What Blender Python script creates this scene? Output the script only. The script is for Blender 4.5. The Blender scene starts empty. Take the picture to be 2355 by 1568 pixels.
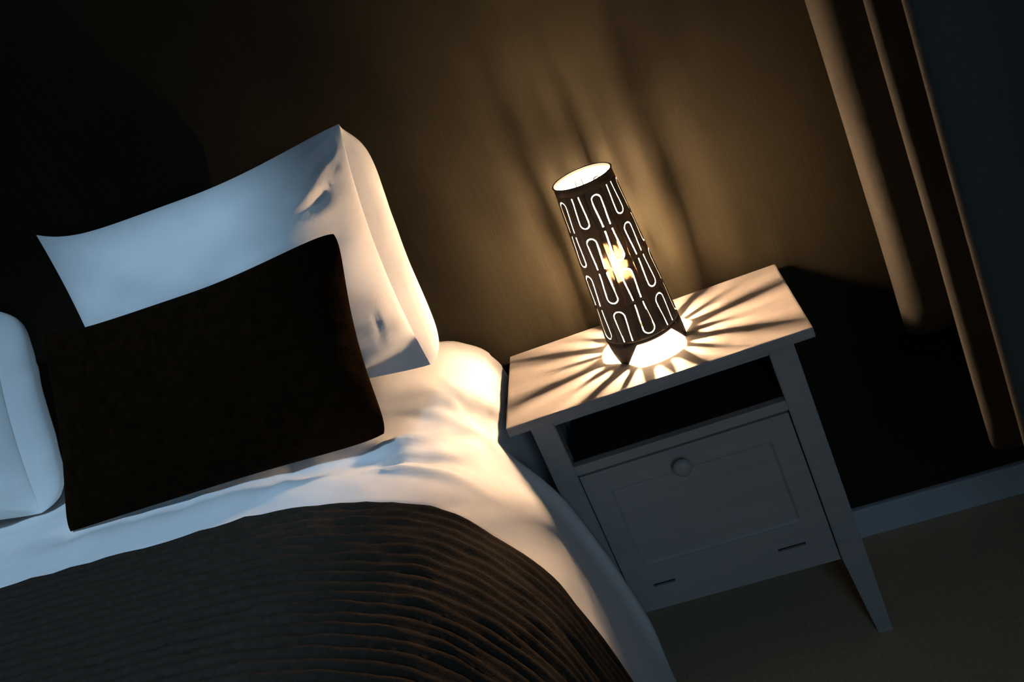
import bpy, bmesh, math, random
from mathutils import Vector, Matrix, noise

random.seed(7)
scene = bpy.context.scene
COL = scene.collection

# ------------------------------------------------------------------ camera
W, H = 2355.0, 1568.0
cam = bpy.data.cameras.new("camera")
cam.sensor_fit = 'HORIZONTAL'
cam.sensor_width = 36.0
cam.lens = 36.0 * 2310.22 / W
cam.shift_x = 198.84 / W
cam.shift_y = -122.14 / W
cam.clip_start = 0.02
camo = bpy.data.objects.new("camera", cam)
COL.objects.link(camo)
yaw, pitch, roll = -0.25888, -0.31693, -0.44277
cp, sp, cy_, sy_ = math.cos(pitch), math.sin(pitch), math.cos(yaw), math.sin(yaw)
fwd = Vector((sy_ * cp, cy_ * cp, sp))
r0 = Vector((cy_, -sy_, 0))
u0 = r0.cross(fwd)
rt = r0 * math.cos(roll) + u0 * math.sin(roll)
up = -r0 * math.sin(roll) + u0 * math.cos(roll)
m = Matrix((rt, up, -fwd)).transposed().to_4x4()
m.translation = Vector((0.09962, -1.31364, 1.2625))
camo.matrix_world = m
scene.camera = camo

# ------------------------------------------------------------------ colour management
vs = scene.view_settings
vs.view_transform = 'Standard'
vs.look = 'None'
vs.exposure = 0.0
vs.gamma = 1.0
vs.use_curve_mapping = False
scene.cycles.use_denoising = True
scene.cycles.sample_clamp_indirect = 4.0
scene.cycles.max_bounces = 8
scene.cycles.transparent_max_bounces = 8

# ------------------------------------------------------------------ dusk light
world = bpy.data.worlds.new("dusk")
scene.world = world
world.use_nodes = True
wbg = world.node_tree.nodes["Background"]
wbg.inputs[0].default_value = (0.35, 0.55, 1.0, 1)
wbg.inputs[1].default_value = 0.005


def area(name, loc, target, sx, sy, power, col, spread=180):
    l = bpy.data.lights.new(name, 'AREA')
    l.shape = 'RECTANGLE'
    l.size, l.size_y = sx, sy
    l.energy = power
    l.color = col
    l.spread = math.radians(spread)
    o = bpy.data.objects.new(name, l)
    COL.objects.link(o)
    o.location = loc
    d = Vector(target) - Vector(loc)
    o.rotation_euler = d.to_track_quat('-Z', 'Y').to_euler()
    return o


# blue light on the bed, slanting in through a made-up roof window
sun = bpy.data.lights.new("moonlight", 'SUN')
sun.energy = 2.1
sun.angle = math.radians(6)
sun.color = (0.42, 0.69, 1.0)
suno = bpy.data.objects.new("moonlight", sun)
COL.objects.link(suno)
suno.location = (-1.8, -3, 4.5)
suno.rotation_euler = Vector((0.18, 0.45, -0.87)).to_track_quat('-Z', 'Y').to_euler()
# dim blue light from the front right, through an unseen window added there
area("window_light_right", (0.72, -2.50, 1.40), (0.0, 0.0, 0.2), 0.9, 1.0, 13.0, (0.36, 0.66, 1.0), 180)
BULB_STRENGTH = 7300.0
ENVELOPE_STRENGTH = 3700.0
BULB_COLOR = (1.0, 0.67, 0.41, 1)


# ------------------------------------------------------------------ materials
def mat(name, col, rough=0.6, spec=0.3, metal=0.0, sheen=0.0, noise_scale=None, noise_amt=0.15, bump=0.0,
        bump_scale=200.0, stretch=(1, 1, 1), coat=0.0, subsurf=0.0):
    mt = bpy.data.materials.new(name)
    mt.use_nodes = True
    nt = mt.node_tree
    b = nt.nodes["Principled BSDF"]
    b.inputs["Base Color"].default_value = (*col, 1)
    b.inputs["Roughness"].default_value = rough
    b.inputs["Specular IOR Level"].default_value = spec
    b.inputs["Metallic"].default_value = metal
    b.inputs["Sheen Weight"].default_value = sheen
    b.inputs["Coat Weight"].default_value = coat
    if noise_scale or bump:
        tc = nt.nodes.new("ShaderNodeTexCoord")
        mp = nt.nodes.new("ShaderNodeMapping")
        mp.inputs["Scale"].default_value = stretch
        nt.links.new(tc.outputs["Object"], mp.inputs["Vector"])
    if noise_scale:
        n = nt.nodes.new("ShaderNodeTexNoise")
        n.inputs["Scale"].default_value = noise_scale
        n.inputs["Detail"].default_value = 6
        nt.links.new(mp.outputs[0], n.inputs["Vector"])
        rmp = nt.nodes.new("ShaderNodeValToRGB")
        rmp.color_ramp.elements[0].position = 0.3
        rmp.color_ramp.elements[1].position = 0.7
        rmp.color_ramp.elements[0].color = (*[c * (1 - noise_amt) for c in col], 1)
        rmp.color_ramp.elements[1].color = (*[min(1, c * (1 + noise_amt)) for c in col], 1)
        nt.links.new(n.outputs["Fac"], rmp.inputs[0])
        nt.links.new(rmp.outputs[0], b.inputs["Base Color"])
    if bump:
        n2 = nt.nodes.new("ShaderNodeTexNoise")
        n2.inputs["Scale"].default_value = bump_scale
        n2.inputs["Detail"].default_value = 4
        nt.links.new(mp.outputs[0], n2.inputs["Vector"])
        bp = nt.nodes.new("ShaderNodeBump")
        bp.inputs["Strength"].default_value = bump
        bp.inputs["Distance"].default_value = 0.002
        nt.links.new(n2.outputs["Fac"], bp.inputs["Height"])
        nt.links.new(bp.outputs[0], b.inputs["Normal"])
    return mt


M = {}
M['wall'] = mat("brown_wall_covering", (0.0185, 0.0146, 0.0064), 0.75, 0.15, noise_scale=30, noise_amt=0.13, bump=0.15,
                bump_scale=90, stretch=(6, 6, 0.5))
M['wall2'] = mat("dark_plaster", (0.05, 0.045, 0.04), 0.8, 0.1, noise_scale=6, noise_amt=0.1)
M['ceiling'] = mat("matt_ceiling", (0.12, 0.11, 0.10), 0.9, 0.1, noise_scale=5, noise_amt=0.05)
M['floor'] = mat("taupe_carpet", (0.52, 0.37, 0.23), 0.95, 0.05, noise_scale=180, noise_amt=0.12, bump=0.4, bump_scale=500)
M['trim'] = mat("white_trim_paint", (0.55, 0.55, 0.54), 0.5, 0.3, noise_scale=12, noise_amt=0.03)
M['paint'] = mat("pale_furniture_paint", (0.40, 0.36, 0.32), 0.42, 0.4, noise_scale=14, noise_amt=0.05, bump=0.06,
                 bump_scale=60, stretch=(0.4, 5, 5))
M['inner'] = mat("dark_cabinet_interior", (0.018, 0.018, 0.02), 0.7, 0.2, noise_scale=10, noise_amt=0.08)  # dark colour stands in for the shade inside the opening
M['slot'] = mat("dark_slot", (0.02, 0.02, 0.022), 0.8, 0.1, noise_scale=10, noise_amt=0.05)
M['linen'] = mat("white_cotton", (0.82, 0.80, 0.77), 0.85, 0.1, sheen=0.15, noise_scale=40, noise_amt=0.02, bump=0.12,
                 bump_scale=900)
M['velvet'] = mat("black_brown_velvet", (0.009, 0.004, 0.001), 0.9, 0.02, sheen=0.0, noise_scale=60, noise_amt=0.4,
                  bump=0.5, bump_scale=160)
M['throw'] = mat("ribbed_taupe_wool", (0.034, 0.026, 0.019), 0.95, 0.03, sheen=0.0, noise_scale=120, noise_amt=0.15,
                 bump=0.5, bump_scale=420)
M['curtain'] = mat("slate_curtain_cloth", (0.076, 0.070, 0.058), 0.9, 0.1, noise_scale=200, noise_amt=0.08, bump=0.15,
                   bump_scale=700)
M['shade_in'] = mat("white_shade_lining", (0.85, 0.84, 0.80), 0.7, 0.1, noise_scale=20, noise_amt=0.02)
M['black'] = mat("black_enamel", (0.012, 0.012, 0.013), 0.35, 0.4, noise_scale=20, noise_amt=0.1)
M['brass'] = mat("dull_brass", (0.45, 0.33, 0.15), 0.35, 0.5, metal=1.0, noise_scale=20, noise_amt=0.05)
M['metal'] = mat("brushed_steel", (0.4, 0.4, 0.4), 0.35, 0.5, metal=1.0, noise_scale=20, noise_amt=0.05)
M['wood'] = mat("dark_bed_wood", (0.05, 0.035, 0.025), 0.5, 0.3, noise_scale=8, noise_amt=0.3, stretch=(1, 8, 8))


def shade_material(name, col, clear):
    mt = bpy.data.materials.new(name)
    mt.use_nodes = True
    nt = mt.node_tree
    b = nt.nodes["Principled BSDF"]
    b.inputs["Base Color"].default_value = col
    b.inputs["Roughness"].default_value = 0.5
    b.inputs["Specular IOR Level"].default_value = 0.3
    n = nt.nodes.new("ShaderNodeTexNoise")
    n.inputs["Scale"].default_value = 60
    r = nt.nodes.new("ShaderNodeMapRange")
    r.inputs["To Min"].default_value = 0.45
    r.inputs["To Max"].default_value = 0.6
    nt.links.new(n.outputs["Fac"], r.inputs["Value"])
    nt.links.new(r.outputs[0], b.inputs["Roughness"])
    t = nt.nodes.new("ShaderNodeBsdfTransparent" if "lining" in name else "ShaderNodeBsdfRefraction")
    if "lining" not in name:      # imitates lens bloom: the bulb shows through as a soft blur
        t.inputs["Roughness"].default_value = 0.33
        t.inputs["IOR"].default_value = 1.25
    t.inputs[0].default_value = (1.0, 0.82, 0.58, 1)
    mx = nt.nodes.new("ShaderNodeMixShader")
    mx.inputs[0].default_value = clear
    out = nt.nodes["Material Output"]
    nt.links.new(b.outputs[0], mx.inputs[1])
    nt.links.new(t.outputs[0], mx.inputs[2])
    nt.links.new(mx.outputs[0], out.inputs[0])
    return mt


M['shade'] = shade_material("black_translucent_shade", (0.012, 0.012, 0.016, 1), 0.012)
M['liner'] = shade_material("white_translucent_lining", (0.85, 0.84, 0.80, 1), 0.05)


def emit_material(name, strength):
    mt = bpy.data.materials.new(name)
    mt.use_nodes = True
    nt = mt.node_tree
    nt.nodes.remove(nt.nodes["Principled BSDF"])
    e = nt.nodes.new("ShaderNodeEmission")
    e.inputs[0].default_value = BULB_COLOR
    e.inputs[1].default_value = strength
    if 'glass' in name:      # thin frosted glass: glows and lets the filament through
        t = nt.nodes.new("ShaderNodeBsdfTransparent")
        ad = nt.nodes.new("ShaderNodeAddShader")
        nt.links.new(e.outputs[0], ad.inputs[0])
        nt.links.new(t.outputs[0], ad.inputs[1])
        nt.links.new(ad.outputs[0], nt.nodes["Material Output"].inputs[0])
    else:
        nt.links.new(e.outputs[0], nt.nodes["Material Output"].inputs[0])
    return mt


M['filament'] = emit_material("glowing_filament", BULB_STRENGTH)
M['bulb'] = emit_material("frosted_bulb_glass", ENVELOPE_STRENGTH)


def glass_material():
    mt = bpy.data.materials.new("window_glass")
    mt.use_nodes = True
    nt = mt.node_tree
    nt.nodes.remove(nt.nodes["Principled BSDF"])
    t = nt.nodes.new("ShaderNodeBsdfTransparent")
    g = nt.nodes.new("ShaderNodeBsdfGlossy")
    g.inputs["Roughness"].default_value = 0.02
    mx = nt.nodes.new("ShaderNodeMixShader")
    mx.inputs[0].default_value = 0.05
    nt.links.new(t.outputs[0], mx.inputs[1])
    nt.links.new(g.outputs[0], mx.inputs[2])
    nt.links.new(mx.outputs[0], nt.nodes["Material Output"].inputs[0])
    return mt


M['glass'] = glass_material()


# ------------------------------------------------------------------ helpers
def obj(name, bm, mats, parent=None, smooth=False, recalc=True):
    if recalc:
        bmesh.ops.recalc_face_normals(bm, faces=bm.faces)
    me = bpy.data.meshes.new(name)
    bm.to_mesh(me)
    bm.free()
    if not isinstance(mats, (list, tuple)):
        mats = [mats]
    for k in mats:
        me.materials.append(M[k])
    if smooth:
        for p in me.polygons:
            p.use_smooth = True
    o = bpy.data.objects.new(name, me)
    COL.objects.link(o)
    if parent:
        o.parent = parent
    return o


def tag(o, label, cat, group=None):
    o["label"] = label
    o["category"] = cat
    if group:
        o["group"] = group
    return o


def empty(name, loc, label, cat, group=None):
    o = bpy.data.objects.new(name, None)
    o.empty_display_size = 0.1
    COL.objects.link(o)
    o.location = loc
    return tag(o, label, cat, group)


def box(bm, x0, x1, y0, y1, z0, z1, bev=0.0, seg=2):
    vs_ = [bm.verts.new((x, y, z)) for z in (z0, z1) for y in (y0, y1) for x in (x0, x1)]
    fs = []
    for idx in ((0, 2, 3, 1), (4, 5, 7, 6), (0, 1, 5, 4), (2, 6, 7, 3), (0, 4, 6, 2), (1, 3, 7, 5)):
        fs.append(bm.faces.new([vs_[i] for i in idx]))
    if bev:
        es = set(e for f in fs for e in f.edges)
        bmesh.ops.bevel(bm, geom=list(es), offset=bev, segments=seg, profile=0.6, affect='EDGES', clamp_overlap=True)
    return bm


def bx(*a, **k):
    return box(bmesh.new(), *a, **k)


def lathe(prof, n=32, axis='z', centre=(0, 0, 0)):
    """profile = list of (radius, height); closed ends when radius is 0"""
    bm = bmesh.new()
    rings = []
    for r, h in prof:
        if r < 1e-6:
            rings.append([bm.verts.new((0, 0, h))])
        else:
            rings.append([bm.verts.new((r * math.cos(2 * math.pi * i / n), r * math.sin(2 * math.pi * i / n), h))
                          for i in range(n)])
    for a, b in zip(rings[:-1], rings[1:]):
        for i in range(n):
            j = (i + 1) % n
            if len(a) == 1:
                bm.faces.new((a[0], b[i], b[j]))
            elif len(b) == 1:
                bm.faces.new((a[i], a[j], b[0]))
            else:
                bm.faces.new((a[i], a[j], b[j], b[i]))
    if axis == '-y':   # height runs towards -y
        for v in bm.verts:
            v.co = Vector((v.co.x, -v.co.z, v.co.y))
    bmesh.ops.translate(bm, vec=Vector(centre), verts=bm.verts)
    return bm


def sstep(a, b, x):
    if a > b:
        return 1 - sstep(b, a, x)
    t = max(0.0, min(1.0, (x - a) / (b - a)))
    return t * t * (3 - 2 * t)


def lerp(a, b, t):
    return a + (b - a) * t


def fbm(x, y, z=0.0, octv=3):
    s, a, f = 0.0, 1.0, 1.0
    for _ in range(octv):
        s += a * noise.noise(Vector((x * f, y * f, z * f)))
        a *= 0.5
        f *= 2.0
    return s


# ------------------------------------------------------------------ room
YW = 0.2564          # back wall
XR = 0.66            # right-hand wall
XL = -2.15           # left-hand wall
YF = -3.4
ZC = 2.45


def structure(o, name=None):
    o["kind"] = "structure"
    return o


structure(obj("floor", bx(XL - 0.15, XR + 0.15, YF, YW + 0.12, -0.1, 0.0), 'floor'))
RX0, RX1, RY0, RY1 = -2.12, -0.69, -2.05, -0.53      # opening of the made-up roof window, edges placed to trim the blue light
bm = bmesh.new()
box(bm, XL - 0.15, RX0, YF, YW + 0.12, ZC, ZC + 0.1)
box(bm, RX1, XR + 0.15, YF, YW + 0.12, ZC, ZC + 0.1)
box(bm, RX0, RX1, YF, RY0, ZC, ZC + 0.1)
box(bm, RX0, RX1, RY1, YW + 0.12, ZC, ZC + 0.1)
structure(obj("ceiling", bm, 'ceiling'))
rw = structure(bpy.data.objects.new("window_1", None))
COL.objects.link(rw)
bm = bmesh.new()
t_ = 0.05
box(bm, RX0, RX0 + t_, RY0, RY1, ZC + .02, ZC + .08, bev=.004)
box(bm, RX1 - t_, RX1, RY0, RY1, ZC + .02, ZC + .08, bev=.004)
box(bm, RX0 + t_, RX1 - t_, RY0, RY0 + t_, ZC + .02, ZC + .08, bev=.004)
box(bm, RX0 + t_, RX1 - t_, RY1 - t_, RY1, ZC + .02, ZC + .08, bev=.004)
structure(obj("window_frame", bm, 'trim', rw))
structure(obj("window_pane", bx(RX0 + t_, RX1 - t_, RY0 + t_, RY1 - t_, ZC + .047, ZC + .053), 'glass', rw))
structure(obj("wall_back", bx(XL - 0.15, XR + 0.15, YW, YW + 0.12, 0, ZC), 'wall'))


def wall_with_window(name, x0, x1, wy0, wy1, wz0, wz1, k):
    bm = bmesh.new()
    box(bm, x0, x1, YF, wy0, 0, ZC)
    box(bm, x0, x1, wy1, YW, 0, ZC)
    box(bm, x0, x1, wy0, wy1, 0, wz0)
    box(bm, x0, x1, wy0, wy1, wz1, ZC)
    structure(obj(name, bm, 'wall2'))
    xi = (x0 + x1) / 2
    w = structure(bpy.data.objects.new("window_%d" % k, None))
    COL.objects.link(w)
    w.location = (xi, (wy0 + wy1) / 2, wz0)
    bm = bmesh.new()
    t = 0.05
    box(bm, xi - .03, xi + .03, wy0, wy0 + t, wz0, wz1, bev=.004)
    box(bm, xi - .03, xi + .03, wy1 - t, wy1, wz0, wz1, bev=.004)
    box(bm, xi - .03, xi + .03, wy0 + t, wy1 - t, wz0, wz0 + t, bev=.004)
    box(bm, xi - .03, xi + .03, wy0 + t, wy1 - t, wz1 - t, wz1, bev=.004)
    bmesh.ops.translate(bm, vec=-Vector(w.location), verts=bm.verts)
    f = structure(obj("window_frame", bm, 'trim', w))
    bm = bx(xi - .003, xi + .003, wy0 + t, wy1 - t, wz0 + t, wz1 - t)
    bmesh.ops.translate(bm, vec=-Vector(w.location), verts=bm.verts)
    structure(obj("window_pane", bm, 'glass', w))


structure(obj("wall_left", bx(XL - .12, XL, YF, YW, 0, ZC), 'wall2'))
wall_with_window("wall_right", XR, XR + .12, -3.02, -1.98, 0.85, 2.05, 2)  # unseen window, set well forward so the curtain gets less light

bm = bx(XL, XR, YW - 0.012, YW, 0, 0.0605, bev=0.003)
structure(obj("baseboard_back", bm, 'trim'))
bm = bx(XR - 0.012, XR, YF, YW - 0.012, 0, 0.0605, bev=0.003)
structure(obj("baseboard_right", bm, 'trim'))

# ------------------------------------------------------------------ nightstand
NH, ND, NW = 0.5635, 0.2439, 0.23
TT = 0.017
L_, LW, LB = 0.200, 0.0366, 0.0224      # leg outer x, width at the top, width at the foot
yf = 0.0176
yb = ND - 0.012
ns = empty("nightstand", (0, ND / 2, 0), "pale painted bedside cabinet with open shelf and one knobbed door, beside bed", "nightstand")
OFF = -Vector(ns.location)


def npart(name, bm, mats, parent=None, smooth=False):
    bmesh.ops.translate(bm, vec=OFF, verts=bm.verts)
    return obj(name, bm, mats, parent or ns, smooth)


npart("tabletop", bx(-NW, NW, 0, ND, NH - TT, NH, bev=0.003), 'paint')
D_ = 0.034
for sx in (-1, 1):
    for front in (True, False):
        bm = bmesh.new()
        y0 = yf if front else yb - D_
        y1 = y0 + D_
        # outer face vertical, inner face tapering below the carcass
        zs = [(0.0, LB), (0.157, LW), (NH - TT, LW)]
        rings = []
        for z, w in zs:
            t = D_ if z > 0.1 else D_ * 0.7
            ya, yb_ = (y0, y0 + t) if front else (y1 - t, y1)
            xo, xi = sx * L_, sx * (L_ - w)
            rings.append([bm.verts.new(v) for v in ((xo, ya, z), (xi, ya, z), (xi, yb_, z), (xo, yb_, z))])
        for a, b in zip(rings[:-1], rings[1:]):
            for i in range(4):
                bm.faces.new((a[i], a[(i + 1) % 4], b[(i + 1) % 4], b[i]))
        bm.faces.new(rings[0])
        bm.faces.new(rings[-1])
        bmesh.ops.recalc_face_normals(bm, faces=bm.faces)
        bmesh.ops.bevel(bm, geom=[e for e in bm.edges if abs((e.verts[0].co - e.verts[1].co).z) > .05], offset=.0015,
                        segments=2, affect='EDGES')
        npart("leg", bm, 'paint')
li = L_ - LW
ZR0, ZR1 = 0.437, 0.4539      # shelf front edge
ZT = 0.5315                   # underside of the top rail
DB = 0.1575                   # door bottom
for sx in (-1, 1):
    npart("side_panel", bx(*sorted((sx * (L_ - .006), sx * (L_ - .022))), yf + D_, yb - D_, DB, NH - TT), 'paint')
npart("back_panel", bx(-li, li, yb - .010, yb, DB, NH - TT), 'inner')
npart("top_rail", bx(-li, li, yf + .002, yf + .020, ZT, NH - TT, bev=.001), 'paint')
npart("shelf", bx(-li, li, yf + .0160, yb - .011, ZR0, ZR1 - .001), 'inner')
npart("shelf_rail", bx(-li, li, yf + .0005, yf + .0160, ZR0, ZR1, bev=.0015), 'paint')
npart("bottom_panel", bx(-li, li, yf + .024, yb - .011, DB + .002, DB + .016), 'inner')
# door: frame of four boards round a recessed panel, one mesh with real steps
g = .0022
dx0, dx1, dz0, dz1 = -li + g, li - g, DB, ZR0 - .0032
px0, px1, pz0, pz1 = -.1255, .1255, .2435, .395
bm = bmesh.new()
yd0, yd1 = yf + .0005, yf + .020
box(bm, dx0, px0, yd0, yd1, dz0, dz1)
box(bm, px1, dx1, yd0, yd1, dz0, dz1)
box(bm, px0, px1, yd0, yd1, pz1, dz1)
SLOTS = ((-.1345, -.087), (.0775, .1205))
sz0, sz1 = .2010, .2045
box(bm, px0, px1, yd0, yd1, sz1 + .002, pz0)
box(bm, px0, px1, yd0, yd1, dz0, sz0)
for a, b in ((px0, SLOTS[0][0] + .012), (SLOTS[0][1], SLOTS[1][0]), (SLOTS[1][1], px1)):
    if b > a:
        box(bm, a, b, yd0, yd1, sz0, sz1 + .002)
bmesh.ops.remove_doubles(bm, verts=bm.verts, dist=1e-5)
door = npart("door", bm, 'paint')
bm = bmesh.new()
# recessed centre panel with a sloped border
y_in = yd0 + .0045
o_ = [bm.verts.new(v) for v in ((px0, yd0 + .001, pz0), (px1, yd0 + .001, pz0), (px1, yd0 + .001, pz1), (px0, yd0 + .001, pz1))]
e_ = .004
i_ = [bm.verts.new(v) for v in ((px0 + e_, y_in, pz0 + e_), (px1 - e_, y_in, pz0 + e_), (px1 - e_, y_in, pz1 - e_), (px0 + e_, y_in, pz1 - e_))]
k_ = [bm.verts.new((v.co.x, yd1 - .002, v.co.z)) for v in o_]
for i in range(4):
    j = (i + 1) % 4
    bm.faces.new((o_[i], o_[j], i_[j], i_[i]))
    bm.faces.new((o_[j], o_[i], k_[i], k_[j]))
bm.faces.new(i_)
bm.faces.new(k_)
npart("door_panel", bm, 'paint', door)
for a, b in SLOTS:
    npart("finger_slot", bx(max(a, px0), min(b, px1), yd0 + .004, yd1 - .004, sz0 - .0005, sz1 + .0025), 'slot', door)
npart("knob", lathe([(0, 0), (.006, 0), (.0055, .006), (.007, .010), (.0125, .013), (.0145, .017), (.0135, .021), (.008, .0245), (0, .0255)],
                    24, '-y', (-.0085, yd0, .4085)), 'paint', door, smooth=True)

# ------------------------------------------------------------------ table lamp
LX, LY = 0.005, 0.120
LHT = 0.288
RB, RT_ = 0.0605, 0.0445
lamp = empty("table_lamp", (LX, LY, NH), "lit black cone lamp with cut-out hairpin slots and three pointed feet, on nightstand", "lamp")
NC = 10
CW = 2 * math.pi / NC
TH0 = math.radians(-77)
ZB, ZTOP = 0.035, 0.277
NR = 4
RH = (ZTOP - ZB) / NR


def rad(z):
    return RB + (RT_ - RB) * z / LHT


def cyl(th, z):
    r = rad(z)
    return (r * math.cos(th), r * math.sin(th), z)


def shade_mesh():
    bm = bmesh.new()

    def vert(th, z):
        return bm.verts.new(cyl(th, z))

    hw = 0.00085
    for row in range(NR):
        z0 = ZB + RH * row
        for c in range(NC):
            arch_up = ((row + c) % 2 == 1)
            wmm = CW * rad(z0 + RH / 2)
            path = []
            nl = 7
            yA = 0.74
            ra = 0.245
            for i in range(nl):
                t = i / nl
                path.append((lerp(-.185, -ra, sstep(0, 1, t)), lerp(.055, yA, t), None))
            for i in range(13):
                a = math.pi - math.pi * i / 12
                path.append((ra * math.cos(a), yA + ra * wmm / RH * math.sin(a), a))
            for i in range(nl - 1, -1, -1):
                t = i / nl
                path.append((lerp(.185, ra, sstep(0, 1, t)), lerp(.055, yA, t), None))
            n = len(path)
            O, I, B = [], [], []
            for k, (a, b, an) in enumerate(path):
                p0 = path[max(0, k - 1)]
                p1 = path[min(n - 1, k + 1)]
                tx, ty = (p1[0] - p0[0]) * wmm, (p1[1] - p0[1]) * RH
                l = math.hypot(tx, ty)
                nx, ny = -ty / l, tx / l       # left of the direction of travel = outside
                O.append((a + nx * hw / wmm, b + ny * hw / RH))
                I.append((a - nx * hw / wmm, b - ny * hw / RH))
                if an is None:
                    B.append((-.5 if a < 0 else .5, b))
                else:
                    d = math.degrees(an)
                    if d >= 135:
                        B.append((-.5, lerp(yA, 1, (180 - d) / 45)))
                    elif d >= 45:
                        B.append((lerp(.5, -.5, (d - 45) / 90), 1.0))
                    else:
                        B.append((.5, lerp(yA, 1, d / 45)))

            def V(ab):
                a, b = ab
                bb = b if arch_up else 1 - b
                return vert(TH0 + (c + a) * CW, z0 + bb * RH)

            def mixp(p, q, t):
                return (lerp(p[0], q[0], t), lerp(p[1], q[1], t))
            for k in range(n - 1):
                for s in range(3):
                    t0, t1 = s / 3, (s + 1) / 3
                    q = [V(mixp(O[k], B[k], t0)), V(mixp(O[k + 1], B[k + 1], t0)), V(mixp(O[k + 1], B[k + 1], t1)), V(mixp(O[k], B[k], t1))]
                    bm.faces.new(q)
            for k in range(n // 2):
                k2 = n - 1 - k
                if k2 - 1 <= k:
                    break
                if k + 1 == k2 - 1:
                    bm.faces.new((V(I[k]), V(I[k + 1]), V(I[k2])))
                    break
                for s in range(3):
                    t0, t1 = s / 3, (s + 1) / 3
                    bm.faces.new((V(mixp(I[k], I[k2], t0)), V(mixp(I[k + 1], I[k2 - 1], t0)), V(mixp(I[k + 1], I[k2 - 1], t1)), V(mixp(I[k], I[k2], t1))))
            xs = [B[0]] + [mixp(O[0], B[0], 2 / 3), mixp(O[0], B[0], 1 / 3), O[0], I[0], mixp(I[0], I[-1], 1 / 3), mixp(I[0], I[-1], 2 / 3), I[-1], O[-1],
                           mixp(O[-1], B[-1], 1 / 3), mixp(O[-1], B[-1], 2 / 3), B[-1]]
            for p, q in zip(xs[:-1], xs[1:]):
                bm.faces.new((V(p), V(q), V((q[0], 0)), V((p[0], 0))))
    # plain band at the top
    NT = 96
    for i in range(NT):
        a, b = 2 * math.pi * i / NT, 2 * math.pi * (i + 1) / NT
        bm.faces.new((vert(a, ZTOP), vert(b, ZTOP), vert(b, LHT), vert(a, LHT)))
    # bottom band cut away into three pointed feet
    feet = [math.radians(d) for d in (-133, -14, 106)]

    def zlow(th):
        d = min(abs((th - f + math.pi) % (2 * math.pi) - math.pi) for f in feet)
        d = math.degrees(d)
        if d < 7:
            return 0.0
        if d < 30:
            return lerp(0, .030, (d - 7) / 23)
        return .030
    NT = 180
    for i in range(NT):
        a, b = 2 * math.pi * i / NT, 2 * math.pi * (i + 1) / NT
        for s in range(3):
            t0, t1 = s / 3, (s + 1) / 3
            bm.faces.new((vert(a, lerp(zlow(a), ZB, t0)), vert(b, lerp(zlow(b), ZB, t0)), vert(b, lerp(zlow(b), ZB, t1)), vert(a, lerp(zlow(a), ZB, t1))))
    bmesh.ops.remove_doubles(bm, verts=bm.verts, dist=2e-5)
    bmesh.ops.recalc_face_normals(bm, faces=bm.faces)
    # outward normals
    f = max(bm.faces, key=lambda q: q.calc_center_median().x)
    if f.normal.x < 0:
        bmesh.ops.reverse_faces(bm, faces=bm.faces)
    return bm


sh = obj("lamp_shade", shade_mesh(), ['shade', 'liner'], lamp, smooth=True, recalc=False)
md = sh.modifiers.new("wall", 'SOLIDIFY')
md.thickness = 0.0010
md.offset = -1
md.material_offset = 1
md.material_offset_rim = 1
# rolled rim at the top
bm = bmesh.new()
bmesh.ops.create_circle(bm, segments=8, radius=.0013)
prof = [(RT_ + .0002 + .0013 * math.cos(a), LHT + .0013 * math.sin(a)) for a in [2 * math.pi * k / 10 for k in range(11)]]
bm.free()
obj("rim", lathe(prof, 72), 'black', lamp, smooth=True)
# candle bulb on its socket
bulb_o = obj("bulb", lathe([(0, .116), (.006, .117), (.0105, .126), (.0120, .140), (.0112, .152), (.0075, .166), (.0035, .178), (0, .183)], 20), 'bulb', lamp, smooth=True)
obj("filament", lathe([(0, .128), (.004, .131), (.0047, .145), (.0038, .160), (0, .164)], 14), 'filament', bulb_o, smooth=True)
obj("socket", lathe([(0, .070), (.011, .070), (.011, .108), (.0075, .110), (.0075, .116), (0, .116)], 24), 'shade_in', lamp)
bm = bmesh.new()
box(bm, -rad(.07) + .001, rad(.07) - .001, -.003, .003, .067, .070)
obj("crossbar", bm, 'metal', lamp)


# ------------------------------------------------------------------ bed
BXC = -1.03       # middle of the bed
HEAD = [(-1.0, .652), (-.73, .655), (-.53, .655), (-.42, .652), (-.33, .634), (-.29, .613), (-.262, .582), (-.245, .540),
        (-.237, .48), (-.237, .37), (-.237, .25), (-.237, .08)]
FLARE = [(-1.0, .695), (-.73, .680), (-.53, .664), (-.42, .645), (-.33, .615), (-.295, .592), (-.261, .552), (-.207, .465),
         (-.183, .372), (-.165, .27), (-.150, .15), (-.142, .05)]


def catmull(pts, n):
    """resample an open polyline smoothly to n points, even in arc length"""
    P = [Vector((*q, 0)) for q in pts]
    P = [P[0] * 2 - P[1]] + P + [P[-1] * 2 - P[-2]]
    dense = []
    for i in range(1, len(P) - 2):
        for s in range(16):
            t = s / 16
            p0, p1, p2, p3 = P[i - 1], P[i], P[i + 1], P[i + 2]
            dense.append(0.5 * ((2 * p1) + (p2 - p0) * t + (2 * p0 - 5 * p1 + 4 * p2 - p3) * t * t + (3 * p1 - p0 - 3 * p2 + p3) * t ** 3))
    dense.append(P[-2])
    d = [0]
    for a, b in zip(dense[:-1], dense[1:]):
        d.append(d[-1] + (b - a).length)
    out = []
    k = 0
    for i in range(n):
        s = d[-1] * i / (n - 1)
        while k < len(d) - 2 and d[k + 1] < s:
            k += 1
        t = (s - d[k]) / max(1e-9, d[k + 1] - d[k])
        out.append(dense[k].lerp(dense[k + 1], max(0, min(1, t))))
    return out


NPF = 90


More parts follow.
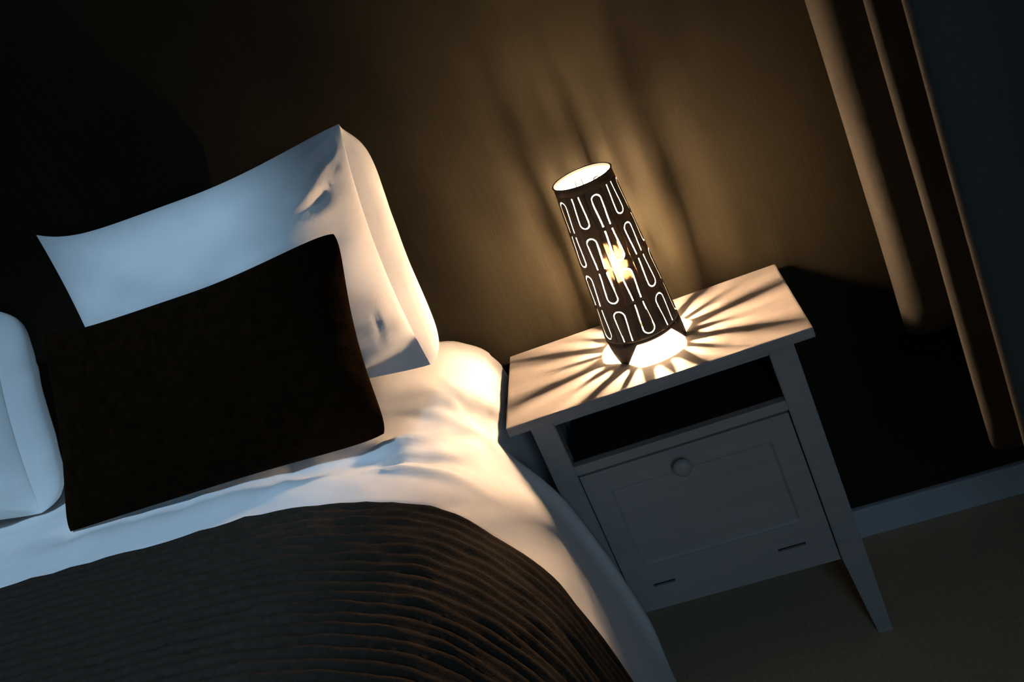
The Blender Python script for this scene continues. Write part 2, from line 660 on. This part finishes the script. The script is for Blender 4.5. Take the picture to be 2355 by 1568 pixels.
def dens(pts):
    # same parameter for both profiles: sample each control span evenly
    P = [Vector((*q, 0)) for q in pts]
    P = [P[0] * 2 - P[1]] + P + [P[-1] * 2 - P[-2]]
    out = []
    cnt = [9, 8, 6, 6, 5, 5, 7, 8, 8, 9, 8]
    for i in range(1, len(P) - 2):
        for s in range(cnt[i - 1]):
            t = s / cnt[i - 1]
            p0, p1, p2, p3 = P[i - 1], P[i], P[i + 1], P[i + 2]
            out.append(0.5 * ((2 * p1) + (p2 - p0) * t + (2 * p0 - 5 * p1 + 4 * p2 - p3) * t * t + (3 * p1 - p0 - 3 * p2 + p3) * t ** 3))
    out.append(P[-2])
    return out


PH, PF = dens(HEAD), dens(FLARE)


def bed_section(y):
    """one cross-section of the bed's upper surface, from the left hem to the right hem"""
    th = sstep(.16, -.20, y)          # how far the top has reached its full crown
    tl = sstep(-.001, -.035, y)       # the hanging side comes out past the nightstand here
    right = []
    for a, b in zip(PH, PF):
        low = sstep(.60, .53, a.z if False else a.y)
        t = lerp(th, tl, low)
        p = a.lerp(b, t)
        bul = .016 * math.exp(-((y + .022) / .025) ** 2) * sstep(.60, .42, p.y) * sstep(.05, .2, p.y)
        right.append((p.x + bul, p.y))
    left = [(2 * BXC - x, z) for x, z in right[::-1]]
    drop = sstep(-1.62, -1.78, y)
    return [(x, z - drop * .25 * sstep(.2, .5, z)) for x, z in left[:-1] + [(BXC, right[0][1])] + right[1:]]


def y_rows(y0, y1, d0, d1, ya):
    """rows from y0 down to y1: spacing d0 above ya and d1 below"""
    ys = [y0]
    while ys[-1] > y1:
        ys.append(ys[-1] - (d0 if ys[-1] > ya else d1))
    ys[-1] = y1
    return ys


def surface(ys, disp):
    bm = bmesh.new()
    rows = []
    for y in ys:
        sec = bed_section(y)
        row = []
        acc = 0
        for i, (x, z) in enumerate(sec):
            a = sec[max(0, i - 1)]
            b = sec[min(len(sec) - 1, i + 1)]
            tx, tz = b[0] - a[0], b[1] - a[1]
            l = math.hypot(tx, tz) or 1
            nrm = (-tz / l, tx / l)
            d = disp(x, y, z, nrm)
            row.append(bm.verts.new((x + nrm[0] * d, y, z + nrm[1] * d)))
        rows.append(row)
    for a, b in zip(rows[:-1], rows[1:]):
        for i in range(len(a) - 1):
            bm.faces.new((a[i], b[i], b[i + 1], a[i + 1]))
    return bm


def ridge(u, v, u0, v0, ang, ln, wd, amp):
    """one crease starting at (u0,v0) and running along ang"""
    ca, sa = math.cos(ang), math.sin(ang)
    s = (u - u0) * ca + (v - v0) * sa
    t = -(u - u0) * sa + (v - v0) * ca
    if s < -.1 * ln or s > ln * 1.3:
        return 0
    w = wd * (.35 + .65 * max(0, s) / ln)
    return amp * math.exp(-(t / w) ** 2) * sstep(-.1 * ln, .15 * ln, s) * (1 - sstep(.45 * ln, 1.2 * ln, s))


def throw_edge(x):
    return -.232 + .016 * math.exp(-((x + .5) / .2) ** 2) - .02 * sstep(-.26, -.16, x)


def duvet_disp(x, y, z, n):
    side = sstep(.60, .35, z)
    near = sstep(.03, -.05, y)
    d = .006 * fbm(x * 5 + 3, y * 5, z * 3) * (1 - side) + .0035 * fbm(x * 16, y * 7 + 9, z * 9, 2) * (1 - .6 * side)
    # soft creases fanning out from under the cushion and pillow
    d += .006 * (1 - side) * math.exp(-((y + .02) / .12) ** 2) * max(0, fbm(x * 9 + y * 14, y * 6 - x * 3, 1.7, 2))
    d += .004 * near * side * fbm(y * 9, z * 2.5, 4.2, 2)
    if z > .50:
        # pressed down where the cushion stands
        d -= .014 * math.exp(-((y + .088) / .035) ** 2) * sstep(-.96, -.92, x) * sstep(-.35, -.40, x)
        d += .0022 * fbm(x * 26, y * 9, 3.3, 2)
        for x0, y0, a, ln, wd, am in ((-.405, -.075, 14, .13, .016, .011), (-.400, -.105, 4, .15, .013, -.008), (-.395, -.125, -6, .16, .016, .008),
                                      (-.36, .02, -20, .16, .020, .006), (-.33, .10, -50, .16, .018, -.006), (-.30, .06, -75, .18, .02, .006),
                                      (-.55, -.07, -70, .12, .02, .006), (-.70, -.07, -95, .12, .02, -.005), (-.82, -.08, -110, .13, .03, .005),
                                      (-.93, -.05, -118, .20, .045, .007), (-1.02, -.02, -100, .24, .05, -.006), (-1.10, .0, -85, .26, .05, .007)):
            d += ridge(x, y, x0, y0, math.radians(a), ln, wd, am)
    pr = sstep(.012, -.012, y - throw_edge(x))          # pressed flat under the throw
    d = lerp(d, -.012 + .2 * d, pr)
    if y > -.01:
        d = max(-.006, min(d, .004)) if z > .58 else min(d, .0)
    return d


ys = y_rows(.243, -1.80, .006, .03, -.40)
dv = obj("duvet", surface(ys, duvet_disp), 'linen', None, smooth=True, recalc=False)
tag(dv, "white cotton duvet spread over the bed and hanging down beside the nightstand", "duvet")
md = dv.modifiers.new("thick", 'SOLIDIFY')
md.thickness = .008
md.offset = -1

RIB = .0178


def build_throw():
    bm = bmesh.new()
    ys0 = y_rows(0.0, -1.34, .00445, .00445, -9)
    rows = []
    for v in ys0:
        row = []
        base = bed_section(-.25 + v)
        for i in range(len(base)):
            y = throw_edge(base[i][0]) + v
            row.append((i, y, v))
        rows.append(row)
    cache = {}

    def sec(y):
        k = round(y, 4)
        if k not in cache:
            cache[k] = bed_section(k)
        return cache[k]
    vr = []
    for row in rows:
        out = []
        for i, y, v in row:
            s = sec(y)
            x, z = s[i]
            a, b = s[max(0, i - 1)], s[min(len(s) - 1, i + 1)]
            tx, tz = b[0] - a[0], b[1] - a[1]
            l = math.hypot(tx, tz) or 1
            nx, nz = -tz / l, tx / l
            wob = .16 * fbm(x * 5, y * 5, 2.0, 2) + .10 * fbm(x * 22, y * 30, 5.0, 2)
            ph = (-v / RIB + wob) % 1.0
            rib = math.sin(math.pi * ph) ** 0.62
            amp = .0085 * (0.75 + .5 * fbm(x * 30, y * 40, 1.0, 2))
            edge = sstep(0, -.006, v)
            d = .0040 + edge * (.0035 + amp * rib) + .003 * fbm(x * 4, y * 4, 8.0, 2)
            out.append(bm.verts.new((x + nx * d, y, z + nz * d)))
        vr.append(out)
    for a, b in zip(vr[:-1], vr[1:]):
        for i in range(len(a) - 1):
            bm.faces.new((a[i], b[i], b[i + 1], a[i + 1]))
    return bm


th_ = obj("throw_blanket", build_throw(), 'throw', None, smooth=True, recalc=False)
tag(th_, "dark taupe ribbed throw laid across the foot of the white bed", "blanket")
md = th_.modifiers.new("thick", 'SOLIDIFY')
md.thickness = .005
md.offset = -1

bed = empty("bed", (BXC, -.75, 0), "low double bed under the white duvet and ribbed throw", "bed")
boff = -Vector(bed.location)
for nm, b, mm in (("mattress", bx(-1.73, -.33, -1.54, .22, .30, .585, bev=.05, seg=4), 'linen'),
                  ("bed_base", bx(-1.775, -.285, -1.60, .225, .12, .30, bev=.01), 'wood')):
    bmesh.ops.translate(b, vec=boff, verts=b.verts)
    obj(nm, b, mm, bed)
for lx in (-1.70, -.35):
    for ly in (-1.5, .15):
        b = lathe([(0, 0), (.02, 0), (.028, .12), (0, .12)], 16, 'z', (lx, ly, 0))
        bmesh.ops.translate(b, vec=boff, verts=b.verts)
        obj("leg", b, 'wood', bed)


# ------------------------------------------------------------------ pillows and cushion
def pillow(name, TL, TR, BR, BL, tf, tb, mats, crease, sag=.055, nx=72, nz=56, lat=.05, ymax=None, pf=2.0, pb=4.0, pe=.8, pl=4.0, sagb=1.0, rnd=0.0, seam=.004, seed=0.0):
    """stuffed case: front half bulges by tf, back half by tb from the seam through the four corners"""
    TL, TR, BR, BL = map(Vector, (TL, TR, BR, BL))
    bm = bmesh.new()

    def base(u, v):
        a = (u + 1) / 2
        b = (v + 1) / 2
        return (BL.lerp(BR, a)).lerp(TL.lerp(TR, a), b)
    nrm = ((TR - TL).cross(TL - BL)).normalized()      # towards the wall
    if nrm.y < 0:
        nrm = -nrm
    grid = {}
    seamv = set()
    for side in (0, 1):
        for j in range(nz + 1):
            for i in range(nx + 1):
                edge = i in (0, nx) or j in (0, nz)
                key = ('e', i, j) if edge else (side, i, j)
                if key in grid:
                    continue
                # denser near the seam
                u = math.sin(math.pi / 2 * (2 * i / nx - 1) * .98) / math.sin(math.pi / 2 * .98)
                v = math.sin(math.pi / 2 * (2 * j / nz - 1) * .98) / math.sin(math.pi / 2 * .98)
                uu = u * (1 - sag * (1 - v * v) * abs(u) ** 1.5)
                vv = v * (1 - sag * 2.3 * (1 - u ** 6 if u < 0 else (1 - u * u) ** 1.5) * abs(v) ** 1.5 * (1 if v > 0 else sagb))
                k_ = 1 - rnd * abs(u * v) ** 7
                uu *= k_
                vv *= k_
                if side == 0:
                    f = ((1 - abs(u) ** pf) * (1 - abs(v) ** (pf if v > 0 else pl)))
                    h = max(0, f) ** pe
                    d = -tf * h
                    d -= crease(u, v, 0) * min(1, h * 3)
                else:
                    f = ((1 - abs(u) ** pb) * (1 - abs(v) ** pb))
                    h = max(0, f) ** .5
                    d = tb * h
                    d += crease(u, v, 1) * min(1, h * 3)
                    k = 4 * h * (1 - h)
                    uu *= 1 + (lat if u > 0 else .3 * lat) * k * abs(u) ** 4 * (1 - max(0, v) ** 8)
                p = base(uu, vv) + nrm * d
                if ymax is not None and p.y > ymax:
                    p.y = ymax
                if edge:
                    seamv.add(len(bm.verts))
                grid[key] = bm.verts.new(p)
    for side in (0, 1):
        for j in range(nz):
            for i in range(nx):
                q = []
                for a, b in ((i, j), (i + 1, j), (i + 1, j + 1), (i, j + 1)):
                    e = a in (0, nx) or b in (0, nz)
                    q.append(grid[('e', a, b) if e else (side, a, b)])
                if side:
                    q.reverse()
                bm.faces.new(q)
    o = obj(name, bm, mats, None, smooth=True)
    for e in o.data.edges:
        a, b = e.vertices
        if a in seamv and b in seamv:
            e.use_edge_sharp = True
    return o, base, nrm


def crease_pillow(u, v, side):
    if side == 1:
        return .004 * fbm(u * 2.5, v * 3 + 4, 3.0, 2)
    c = .006 * fbm(u * 2.2, v * 2.2, 1.0, 2)
    # folds fanning from the upper corner
    for u0, v0, a, ln, wd, am in ((.99, .97, 203, .34, .034, .006), (.97, .88, 213, .42, .030, -.007), (.97, .82, 222, .42, .030, .008),
                                  (.97, .74, 231, .36, .028, -.007), (.98, .70, 208, .38, .034, .007), (.98, .60, 203, .36, .034, -.005),
                                  (.93, .93, 262, .24, .026, -.005)):
        c += ridge(u, v, u0, v0, math.radians(a), ln, wd, am)
    # cross folds down the lamp side
    for vv, am in ((.45, .004), (.22, -.004), (-.02, .004), (-.25, -.004)):
        c += ridge(u, v, 1.0, vv, math.radians(188), .5, .05, am)
    # the lower corner tucks under a soft overhanging fold
    if u > .30:
        t = (v + 1) - .30 * (u - .30) / .70
        c += .008 * math.exp(-((t - .05) / .06) ** 2) - .030 * sstep(.02, -.07, t)
    # slumped folds at the lower corner
    for u0, v0, a, ln, wd, am in ((1.0, -.80, 190, .95, .09, .010), (.87, -.42, 262, .28, .016, -.005),
                                  (.50, -.40, -34, .36, .045, -.008), (.50, -.70, 14, .4, .04, .006)):
        c += ridge(u, v, u0, v0, math.radians(a), ln, wd, am)
    return c


def crease_left(u, v, side):
    return .006 * fbm(u * 2.2 + 7, v * 2.2, 1.0, 2) + ridge(u, v, .98, -.97, math.radians(150), .6, .09, .012) + \
        ridge(u, v, .98, .4, math.radians(200), .6, .09, -.006)


p1, _, _ = pillow("pillow", (-.8495, .165, 1.084), (-.3002, .150, 1.0568), (-.3158, .082, .668), (-.860, .085, .668), .085, .095, 'linen',
                  crease_pillow, ymax=.250, lat=.20)
tag(p1, "white pillow standing against the wall behind the dark cushion, lit by the lamp", "pillow", "white pillows at the head of the bed")
p2, _, _ = pillow("pillow", (-1.520, .165, 1.075), (-.975, .130, 1.010), (-1.045, .050, .664), (-1.59, .085, .672), .085, .110, 'linen',
                  crease_left, ymax=.250, lat=.28)
tag(p2, "white pillow in blue shade at the far left, cut off by the photo's edge", "pillow", "white pillows at the head of the bed")


def crease_cushion(u, v, side):
    c = .003 * fbm(u * 3 + 2, v * 3, 6.0, 3)
    if side == 0:
        for vv, am in ((.5, .003), (.1, -.003), (-.3, .003)):
            c += ridge(u, v, 1.0, vv, math.radians(180), .3, .1, am)
    return c


c1, _, _ = pillow("cushion", (-.846, .030, .967), (-.330, .022, .941), (-.362, -.085, .655), (-.923, -.085, .670), .055, .035, 'velvet',
                  crease_cushion, sag=.06, pb=2.2, pe=.62, pl=2.2, sagb=.35, rnd=.045, lat=.0)
tag(c1, "oblong black-brown velvet cushion leaning on the front of the white pillow", "cushion")


# ------------------------------------------------------------------ curtain
def curtain():
    pts = [(.545, .222), (.50, .205), (.425, .175), (.385, .150), (.3660, .119), (.3685, .101), (.380, .090), (.403, .088), (.44, .094), (.485, .086), (.507, .04), (.507, -.05),
           (.47, -.12), (.41, -.170), (.366, -.195), (.3605, -.209), (.3635, -.220), (.377, -.2235), (.41, -.219), (.445, -.235), (.43, -.280), (.385, -.312),
           (.3615, -.330), (.3645, -.341), (.378, -.346), (.42, -.355), (.49, -.42), (.535, -.49), (.545, -.56), (.52, -.61), (.50, -.64)]
    sec = catmull(pts, 170)
    bm = bmesh.new()
    rows = []
    nz = 40
    for j in range(nz + 1):
        t = j / nz
        z = lerp(.447, 2.12, t)
        row = []
        for i, p in enumerate(sec):
            w = .004 * fbm(p.y * 8, t * 3, 2.0, 2) * (1 - t * .5)
            zz = z
            if j == 0:
                zz = z
            row.append(bm.verts.new((p.x + w, p.y + w * .5, zz)))
        rows.append(row)
    for a, b in zip(rows[:-1], rows[1:]):
        for i in range(len(a) - 1):
            bm.faces.new((a[i], a[i + 1], b[i + 1], b[i]))
    return bm


cu = obj("curtain", curtain(), 'curtain', None, smooth=True)
tag(cu, "dark pleated curtain hanging at the right of the nightstand", "curtain")
md = cu.modifiers.new("thick", 'SOLIDIFY')
md.thickness = .004
md.offset = 0
bm = lathe([(0, 0), (.012, 0), (.012, 2.25), (0, 2.25)], 20)
bmesh.ops.rotate(bm, verts=bm.verts, matrix=Matrix.Rotation(math.pi / 2, 3, 'X'))
bmesh.ops.translate(bm, verts=bm.verts, vec=(.50, .23, 2.132))
for y in (.15, -.9, -1.9):
    box(bm, .50, XR, y - .008, y + .008, 2.124, 2.140)
tag(obj("curtain_rail", bm, 'metal', None), "steel curtain rail on the right-hand wall above the curtain", "curtain rail")
